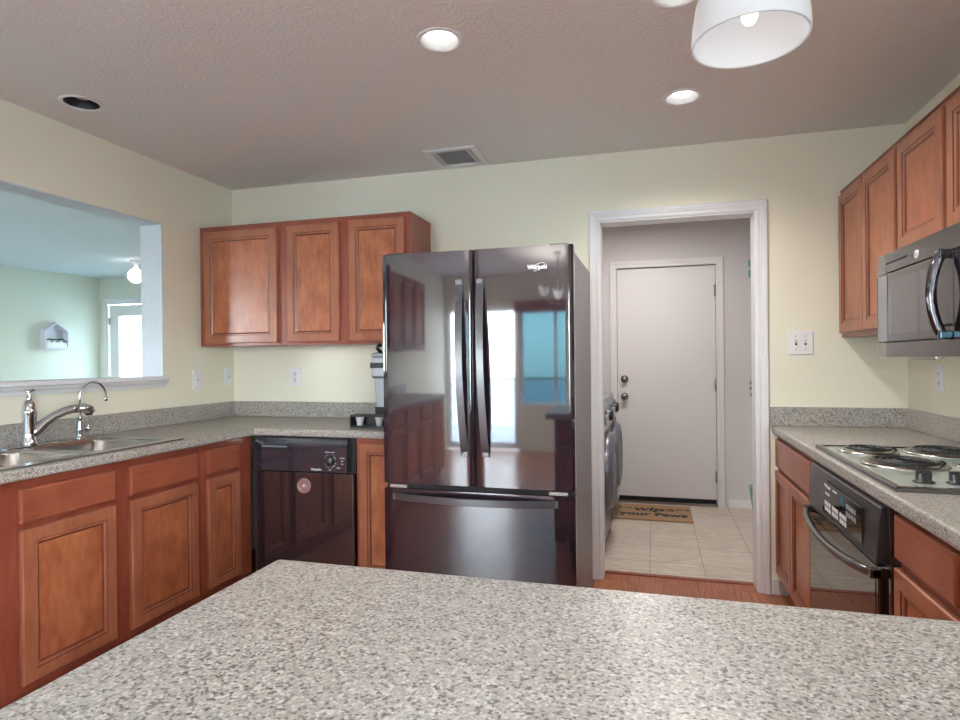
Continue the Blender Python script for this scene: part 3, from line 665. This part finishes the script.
# ------------------------------------------------------------------ cooktop
ck = thing('electric_cooktop', 'four coil electric cooktop with black rim set in the right counter', 'cooktop', (3.443, -.825, ZT))
cw_, cd_ = .545, .828
rim = MB().loft([[(0+i, 0-i, z), (cw_-i, 0-i, z), (cw_-i, -cd_+i, z), (0+i, -cd_+i, z)] for i, z in ((0, .0005), (0, .010), (.004, .015), (.016, .015), (.020, .010), (.021, .0005))], cap=False, smooth=False)
rim.obj('rim', BLACK, ck)
MB().box(.019, cw_-.019, -cd_+.019, -.019, .001, .011).obj('surface', ENAM, ck)
BR = [(.142, -.148, .076, .100), (.388, -.140, .098, .124), (.163, -.425, .098, .124), (.405, -.430, .076, .100)]
for (bx, by, rr, pr) in BR:
    pan = MB().lathe([(.03, .0125), (rr*.9, .012), (rr+.004, .018), (pr-.008, .0195), (pr, .016), (pr+.001, .0115)], (bx, by, 0), 40).obj('drip_pan', STEEL, ck)
    turns = 3 if rr < .09 else 4; pts = []
    for k in range(turns*28+1):
        a = 2*PI*k/28; q = .020 + (rr-.020)*k/(turns*28); pts.append((bx+q*math.cos(a), by+q*math.sin(a), .026))
    pts += [(bx+rr+.015, by+.0, .024), (bx+rr+.02, by, .018)]
    cl = MB().tube(pts, .0042, 8, flat=1.0).obj('burner_coil', COIL, ck)
    mb = MB()
    for k in range(3):
        a = 2*PI*k/3+.5; mb.tube([(bx+.01*math.cos(a), by+.01*math.sin(a), .020), (bx+rr*math.cos(a), by+rr*math.sin(a), .020)], .002, 6)
    mb.lathe([(.001, .0215), (.012, .0215), (.013, .014)], (bx, by, 0), 16); mb.obj('coil_support', STEEL, cl)
for i in range(4):
    kx = .105+i*.082; ky = -.725
    k_ = MB().lathe([(.001, .012), (.027, .012), (.027, .015), (.019, .018), (.017, .036), (.014, .038), (.001, .038)], (kx, ky, 0), 24).obj('control_knob', BLKP, ck)
    MB().box(kx-.020, kx+.020, ky-.005, ky+.005, .020, .046).obj('knob_grip', BLKP, k_, bevel=.002)
text('burner_mark', 'LO  HI', .012, COIL, ck, (.075, -.78, .0112), rot=(0, 0, 0), ext=.0002)

# ------------------------------------------------------------------ microwave
mw = thing('microwave_oven', 'dark grey over-the-range microwave with curved chrome handle on the right wall', 'microwave', (3.70, -.795, 0), RR)
mwid = .765; mz0, mz1 = 1.282, 1.676
MB().box(.0, mwid, .0, W-3.70-.003, mz0+.012, mz1+.012).obj('casing', GREYP, mw, bevel=.004)
MB().box(.05, mwid-.05, .03, .30, mz0, mz0+.012).obj('underside_lamp_tray', STEEL, mw, bevel=.003)
MB().box(.22, .40, .02, .045, mz0-.010, mz0+.004).obj('filter_tab', STEEL, mw, bevel=.003)
def mwslab(x0, x1, z0, z1, y=-.022): return MB().box(x0, x1, y, 0, z0, z1)
MB().prism([(.0, .0), (.0, -.010), (.012, -.022), (.105, -.026), (.105, 0)], mz0+.0, mz0+.055, 'Z').prism([(.0, .0), (.0, -.010), (.012, -.022), (.105, -.026), (.105, 0)], mz1-.075, mz1, 'Z').obj('end_cap', MWEND, mw)
tv = mwslab(.106, mwid, mz1-.073, mz1, -.026).obj('top_vent_panel', MWGL, mw, bevel=.002)
MB().box(.11, .30, -.0275, -.0255, mz1-.042, mz1-.036).obj('vent_slot', DARK, tv)
bd = MB().lathe([(.001, -.030), (.013, -.030), (.015, -.029), (.0155, -.025)], (.385, 0, mz1-.047), 24, 'Y').obj('round_badge', WTXT, tv)
text('badge_lettering', 'GE', .015, GREYP, bd, (.385, -.0302, mz1-.047), ext=.0003, shear=.3)
mwslab(.106, mwid, mz0, mz0+.053, -.026).obj('lower_panel', MWGL, mw, bevel=.002)
do = mwslab(.006, .640, mz0+.056, mz1-.076, -.027).obj('door', MWGL, mw, bevel=.006)
MB().box(.135, .50, -.0290, -.0265, mz0+.085, mz1-.105).obj('window_glass', mat('microwave_window', (.06, .056, .052), .04, ior=2.2), do)
MB().box(.030, .122, -.0292, -.026, mz0+.060, mz1-.080).obj('side_band', mat('pale_reflective_band', (.17, .17, .18), .12, ior=2), do)
cpm = mwslab(.643, mwid, mz0+.056, mz1-.076, -.028).obj('control_panel', BLACK, mw, bevel=.002)
MB().box(.69, .755, -.0292, -.0278, mz1-.14, mz1-.10).obj('display', DISP, cpm)
for i in range(3):
    for j in range(4): MB().box(.692+i*.022, .708+i*.022, -.029, -.0278, mz0+.08+j*.035, mz0+.10+j*.035).obj('key', WTXT, cpm)
MB().box(.565, .63, -.0315, -.0298, mz0+.092, mz0+.100).obj('model_lettering', DARK, do)
hp = arc((.612, -.04, mz0+.058), (.612, -.04, mz1-.072), (-.004, -.034, 0), 20, .7)
hh = MB().tube(hp, .0155, 14); hh.box(.600, .638, -.062, -.026, mz0+.052, mz0+.078); hh.box(.600, .638, -.062, -.029, mz1-.098, mz1-.072)
hh.obj('handle', CHROME if 0 else mat('dark_chrome', (.16, .15, .17), .08, 1), do, bevel=.004)

# ------------------------------------------------------------------ ceiling fixtures
def can(x, y, label, lit=True, r_=.072):
    t = thing('recessed_light', label, 'ceiling light', (x, y, H))
    MB().lathe([(r_+.016, 0), (r_+.016, -.003), (r_+.010, -.006), (r_, -.005), (r_-.002, -.001)], (0,0,0), 40).obj('trim_ring', WHITE, t)
    MB().lathe([(r_-.002, -.002), (r_-.012, .045), (r_-.014, .075), (.001, .078)], (0,0,0), 40).obj('baffle', BAFF if lit else mat('black_baffle', (.012, .011, .011), .5), t)
    if lit:
        MB().lathe([(.001, .002), (.030, .008), (.046, .025), (.050, .045), (.036, .07)], (0,0,0), 28).obj('bulb', BULB, t)
        l = bpy.data.lights.new('recessed_lamp', 'SPOT'); l.energy = 26; l.color = (1, .96, .91); l.spot_size = math.radians(150); l.spot_blend = .8; l.shadow_soft_size = .05
        o = bpy.data.objects.new('recessed_lamp', l); C.objects.link(o); o.parent = t; o.location = (0, 0, -.03)
    else:
        MB().lathe([(.001, .020), (.030, .024), (.048, .034), (.052, .05), (.040, .074)], (0,0,0), 28).obj('bulb', OFFB, t)
    return t
# the ceiling slab is opened for the fixtures further down
CANS = [(2.054, -1.418, 'lit recessed ceiling light nearest the middle of the ceiling', True), (2.895, -1.475, 'lit recessed ceiling light partly hidden behind the glass pendant shade', True),
        (2.946, -.655, 'lit recessed ceiling light nearest the doorway wall', True), (.303, -1.377, 'unlit recessed ceiling light with a black baffle above the sink', False)]
for c in CANS: can(*c)
for o in list(bpy.data.objects):
    if o.name == 'ceiling': bpy.data.objects.remove(o)
# ceiling with round openings for the cans
mb = MB()
def ceiling_mesh():
    xs = sorted({-.15, W+.12, *[c[0]-.12 for c in CANS], *[c[0]+.12 for c in CANS]})
    ys = sorted({-6.72, .12, *[c[1]-.12 for c in CANS], *[c[1]+.12 for c in CANS]})
    for i in range(len(xs)-1):
        for j in range(len(ys)-1):
            x0, x1, y0, y1 = xs[i], xs[i+1], ys[j], ys[j+1]
            mb.b.faces.new([mb.b.verts.new(p) for p in ((x0,y0,H+.10),(x1,y0,H+.10),(x1,y1,H+.10),(x0,y1,H+.10))])
    # lower face, one outer rectangle with round holes, triangulated
    V = [mb.b.verts.new((x, y, H)) for x, y in ((-.15, -6.72), (W+.12, -6.72), (W+.12, .12), (-.15, .12))]
    E = [mb.b.edges.new((V[i], V[(i+1) % 4])) for i in range(4)]
    for c in CANS:
        Q = [mb.b.verts.new((c[0]+.070*math.cos(a), c[1]+.070*math.sin(a), H)) for a in [2*PI*k/32 for k in range(32)]]
        E += [mb.b.edges.new((Q[i], Q[(i+1) % 32])) for i in range(32)]
    bmesh.ops.triangle_fill(mb.b, use_beauty=True, use_dissolve=False, edges=E)
ceiling_mesh()
struct('ceiling', mb, CEIL)

vt = thing('ceiling_vent', 'white louvred air vent in the ceiling above the wall cabinets', 'air vent', (1.71, -.205, H))
MB().cells([-.155, -.120, .120, .155], [-.15, -.115, .115, .15], lambda a, c: abs(a) < .12 and abs(c) < .115, -.012, -.0005).obj('frame', WHITE, vt, bevel=.004)
MB().box(-.12, .12, -.115, .115, -.004, -.001).obj('duct_opening', mat('duct_grey', (.4, .4, .43), .6), vt)
for k in range(9):
    MB().prism([(-.100+k*.025-.009, -.012), (-.100+k*.025-.007, -.012), (-.100+k*.025+.009, -.005), (-.100+k*.025+.007, -.005)], -.075, .075, 'X').obj('slat', mat('vent_slat', (.7, .7, .73), .4) if k == 0 else bpy.data.materials['vent_slat'], vt)
for x in (-.108, -.094, .094, .108): MB().box(x-.002, x+.002, -.115, .115, -.012, -.004).obj('side_slat', WHITE, vt)

pd = thing('pendant_light', 'frosted glass bell pendant shade hanging above the peninsula at the top edge', 'pendant light', (2.958, -2.50, 0))
rz_ = 1.778
prof = [(.086, 0), (.0865, .004), (.085, .03), (.080, .06), (.072, .085), (.060, .105), (.042, .118), (.030, .122)]
inner = [(a-.004, b_) for a, b_ in prof[::-1]]
mb = MB().lathe([(a, rz_+b_) for a, b_ in prof+inner+[prof[0]]], (0,0,0), 48); mb.obj('shade', SHADE, pd)
MB().lathe([(.001, rz_+.028), (.008, rz_+.029), (.012, rz_+.036), (.013, rz_+.05), (.018, rz_+.075), (.016, rz_+.10), (.012, rz_+.11)], (0,0,0), 20).obj('bulb', BULBP, pd)
MB().lathe([(.001, rz_+.10), (.020, rz_+.10), (.034, rz_+.118), (.036, rz_+.135), (.020, rz_+.16), (.008, rz_+.17), (.001, rz_+.17)], (0,0,0), 24).obj('socket_cup', NICKEL, pd)
MB().tube([(0, 0, rz_+.165), (0, 0, H-.02)], .006, 10).obj('rod', NICKEL, pd)
MB().lathe([(.001, H-.04), (.02, H-.035), (.055, H-.012), (.06, H-.001), (.001, H-.001)], (0,0,0), 32).obj('canopy', NICKEL, pd)
l = bpy.data.lights.new('pendant_lamp', 'POINT'); l.energy = 0.13; l.color = (1, .95, .90); l.shadow_soft_size = .025
o = bpy.data.objects.new('pendant_lamp', l); C.objects.link(o); o.parent = pd; o.location = (0, 0, rz_+.012)

gb = thing('globe_light', 'round white globe ceiling light in the far living room', 'ceiling light', (-3.0, 2.08, H))
MB().lathe([(.001, -.001), (.06, -.001), (.06, -.02), (.025, -.035), (.03, -.095), (.001, -.095)], (0,0,0), 24).obj('fitter', WHITE, gb)
MB().lathe([(.085*math.sin(a), -.175-.085*math.cos(a)) for a in [.02+k*(PI-.4)/14 for k in range(15)]], (0,0,0), 28).obj('globe', GLOB, gb)

# ------------------------------------------------------------------ living room shelf
sh = thing('house_shelf', 'white house-shaped wall shelf on the far living room wall', 'shelf', (LX, 2.405, 1.47), PI/2)
def house(i): return [(.92*a, .92*b_) for a, b_ in house_(i)]
def house_(i): return [(-.175+i, 0+i), (.175-i, 0+i), (.175-i, .262-i*.4), (0, .38-i*1.2), (-.175+i, .262-i*.4)]
SHW = mat('weathered_white_wood', (.66, .66, .74), .6)
mb = MB(); a_, b_ = house(0), house(.02); rings = [[(x, 0, z) for x, z in a_], [(x, -.10, z) for x, z in a_], [(x, -.10, z) for x, z in b_], [(x, -.006, z) for x, z in b_]]
mb.loft(rings, cap=False, smooth=False); mb.obj('frame', SHW, sh)
MB().prism(house(.015), -.008, -.001, 'Y').obj('back_panel', SHW, sh)
MB().box(-.142, .142, -.105, -.095, .02, .088).obj('front_board', WHITE, sh); MB().box(-.142, .142, -.094, -.009, .070, .080).obj('shelf_board', SHW, sh)
MB().tube([(.02*math.sin(a), -.05, .35-.015+.02*math.cos(a)) for a in [-2+k*.4 for k in range(11)]], .003, 6).obj('hanging_hook', NICKEL, sh)
for i, yy in enumerate((-.10, -.02, .07)):
    px, py, pz = LX+.055, 2.405+yy, 1.551
    pl = thing('potted_succulent', ('small green succulent at the left end of the house shelf', 'small green succulent in the middle of the house shelf', 'small green succulent with a trailing stem at the right of the house shelf')[i], 'plant', (px, py, pz), 0, 'succulents on the house shelf')
    MB().lathe([(.001, 0), (.022, 0), (.028, .035), (.001, .033)], (0,0,0), 14).obj('pot', WHITE, pl)
    mb = MB()
    for k in range(14):
        a = k*2.4; e_ = .3+.5*random.random(); ln = .03+.02*random.random()
        mb.tube([(0, 0, .03), (ln*.5*math.cos(a), ln*.5*math.sin(a), .03+ln*.5*e_+.01), (ln*math.cos(a), ln*math.sin(a), .03+ln*e_)], [.004, .009, .001], 6, flat=.5)
    if i == 2: mb.tube([(.01, .02, .045), (.035, .035, .035), (.060, .045, .015), (.066, .05, -.05)], [.006, .006, .006, .004], 6)
    mb.obj('leaves', GREEN, pl)

# ------------------------------------------------------------------ laundry
def machine(label, y, group):
    t = thing('front_load_washer' if y < 1 else 'front_load_dryer', label, 'washer' if y < 1 else 'dryer', (2.49, y, 0), RL, group)
    MB().box(0, .66, 0, .70, .03, .93).obj('cabinet_shell', mat('machine_grey', (.11, .115, .13), .3, .3) if y < 1 else bpy.data.materials['machine_grey'], t, bevel=.012)
    for fx in (.04, .57): MB().box(fx, fx+.05, .05, .62, .001, .03).obj('foot', BLKP, t)
    cp2 = MB().prism([(-.012, .80), (.03, .985), (.12, 1.0), (.20, .93), (0, .80)], .0, .66, 'X').obj('control_panel', SILV, t, bevel=.006)
    MB().lathe([(.001, -.045), (.032, -.045), (.04, -.03), (.042, .02)], (.33, 0, .885), 24, 'Y').obj('dial', BLKP, cp2)
    MB().box(.06, .22, -.022, .0, .84, .90).obj('dispenser_drawer', SILV, cp2, bevel=.004)
    dr = MB().lathe([(.27, .0), (.27, -.025), (.25, -.05), (.20, -.060), (.17, -.035)], (.33, 0, .50), 44, 'Y').obj('door_ring', MACH, t)
    MB().lathe([(.17, -.035), (.12, -.055), (.001, -.062)], (.33, 0, .50), 36, 'Y').obj('door_glass', BLACK, dr)
    return t
machine('grey front-loading washer just inside the laundry doorway on the left', .43, 'laundry machines')
machine('grey front-loading dryer beyond the washer, nearest the entry door', 1.13, 'laundry machines')
dm = thing('door_mat', 'brown coir doormat with the words wipe your paws before the entry door', 'doormat', (2.80, 1.585, .002))
MB().box(-.30, .30, -.25, .24, 0, .010).obj('coir_pile', COIR, dm, bevel=.003)
text('mat_lettering', 'wipe', .165, BLUEG, dm, (0, .075, .0105), rot=(0, 0, 0), ext=.0008, shear=.15, bold=.005, sx=1.05)
text('mat_lettering', 'your Paws', .125, BLUEG, dm, (0, -.09, .0105), rot=(0, 0, 0), ext=.0008, bold=.005, sx=1.0)
for x in (-.235, .235):
    mb = MB().box(x-.04, x+.04, .09, .105, .0102, .0112)
    for q in (-.04, .04):
        for v_ in (-.010, .010): mb.lathe([(.001, .0112), (.013, .0112), (.013, .0102)], (x+q, .0975+v_, 0), 12)
    mb.obj('bone_print', FADED, dm)
bn = thing('waste_bin', 'teal green plastic bin against the right laundry wall', 'bin', (3.565, 1.50, 0))
bn.location = (3.635, 1.55, .002)
MB().lathe([(.001, 0), (.07, 0), (.10, .22), (.102, .25), (.106, .255), (.106, .265), (.096, .265), (.066, .01), (.001, .01)], (0,0,0), 28).obj('bin_body', TEAL, bn)
for z, n_ in ((2.04, 1), (1.07, 3), (1.02, 3), (.967, 3)):
    pass
for z in (2.08, 1.99): 
    hk = thing('wall_hook', 'small teal hook high on the laundry back wall right of the entry door' if z > 2.05 else 'lower of two small teal hooks high right of the laundry entry door', 'hook', (3.603, 1.92, z), 0)
    MB().box(-.012, .012, -.005, 0, -.03, .03).obj('hook_plate', TEAL, hk)
    MB().tube([(0, -.004, .01), (0, -.03, 0), (0, -.04, .015)], .004, 8).obj('prong', TEAL, hk)
for z, lb in ((1.07, 'topmost small key hook right of the entry door'), (1.02, 'middle small key hook right of the entry door'), (.967, 'lowest small key hook right of the entry door')):
    hk = thing('key_hook', lb, 'hook', (3.603, 1.92, z), 0, 'key hooks on the laundry wall')
    MB().box(-.008, .008, -.004, 0, -.012, .012).obj('hook_plate', NICKEL, hk)
    MB().tube([(0, -.003, .0), (0, -.03, -.008), (0, -.042, .008)], .004, 8).obj('prong', NICKEL, hk)
l = area('laundry_lamp_light', (2.7, .95, H-.06), (0, 0, -1),   .3, .3, 14, (1, .95, .92))
lt = thing('laundry_ceiling_light', 'square white ceiling light inside the laundry room', 'ceiling light', (2.7, .95, H))
MB().box(-.18, .18, -.18, .18, -.05, -.001).obj('diffuser', WHITE, lt)

# dining end: chandelier added behind the camera to brighten the ceiling
dc = thing('added_chandelier', 'added three-armed chandelier brightening the ceiling at the unseen dining end, mirrored in the fridge', 'chandelier', (1.9, -5.1, 0))
MB().tube([(0, 0, H-.01), (0, 0, 1.92)], .008, 10).obj('rod', NICKEL, dc)
MB().lathe([(.001, H-.03), (.06, H-.02), (.065, H-.001), (.001, H-.001)], (0,0,0), 24).obj('canopy', NICKEL, dc)
for k in range(3):
    a = 2*PI*k/3+.4; ca, sa = math.cos(a), math.sin(a)
    MB().tube([(0, 0, 1.93), (.10*ca, .10*sa, 1.90), (.20*ca, .20*sa, 1.94), (.22*ca, .22*sa, 1.98)], .008, 8).obj('arm', NICKEL, dc)
    s2 = MB().lathe([(.03, 1.98), (.055, 2.01), (.075, 2.06), (.08, 2.09), (.077, 2.09), (.072, 2.06), (.052, 2.014), (.03, 1.985)], (.22*ca, .22*sa, 0), 28).obj('lamp_shade', SHADE, dc)
    l = bpy.data.lights.new('added_ceiling_fill', 'POINT'); l.energy = 30; l.color = (1, .93, .85); l.shadow_soft_size = .03
    o = bpy.data.objects.new('added_ceiling_fill', l); C.objects.link(o); o.parent = dc; o.location = (.22*ca, .22*sa, 2.05)
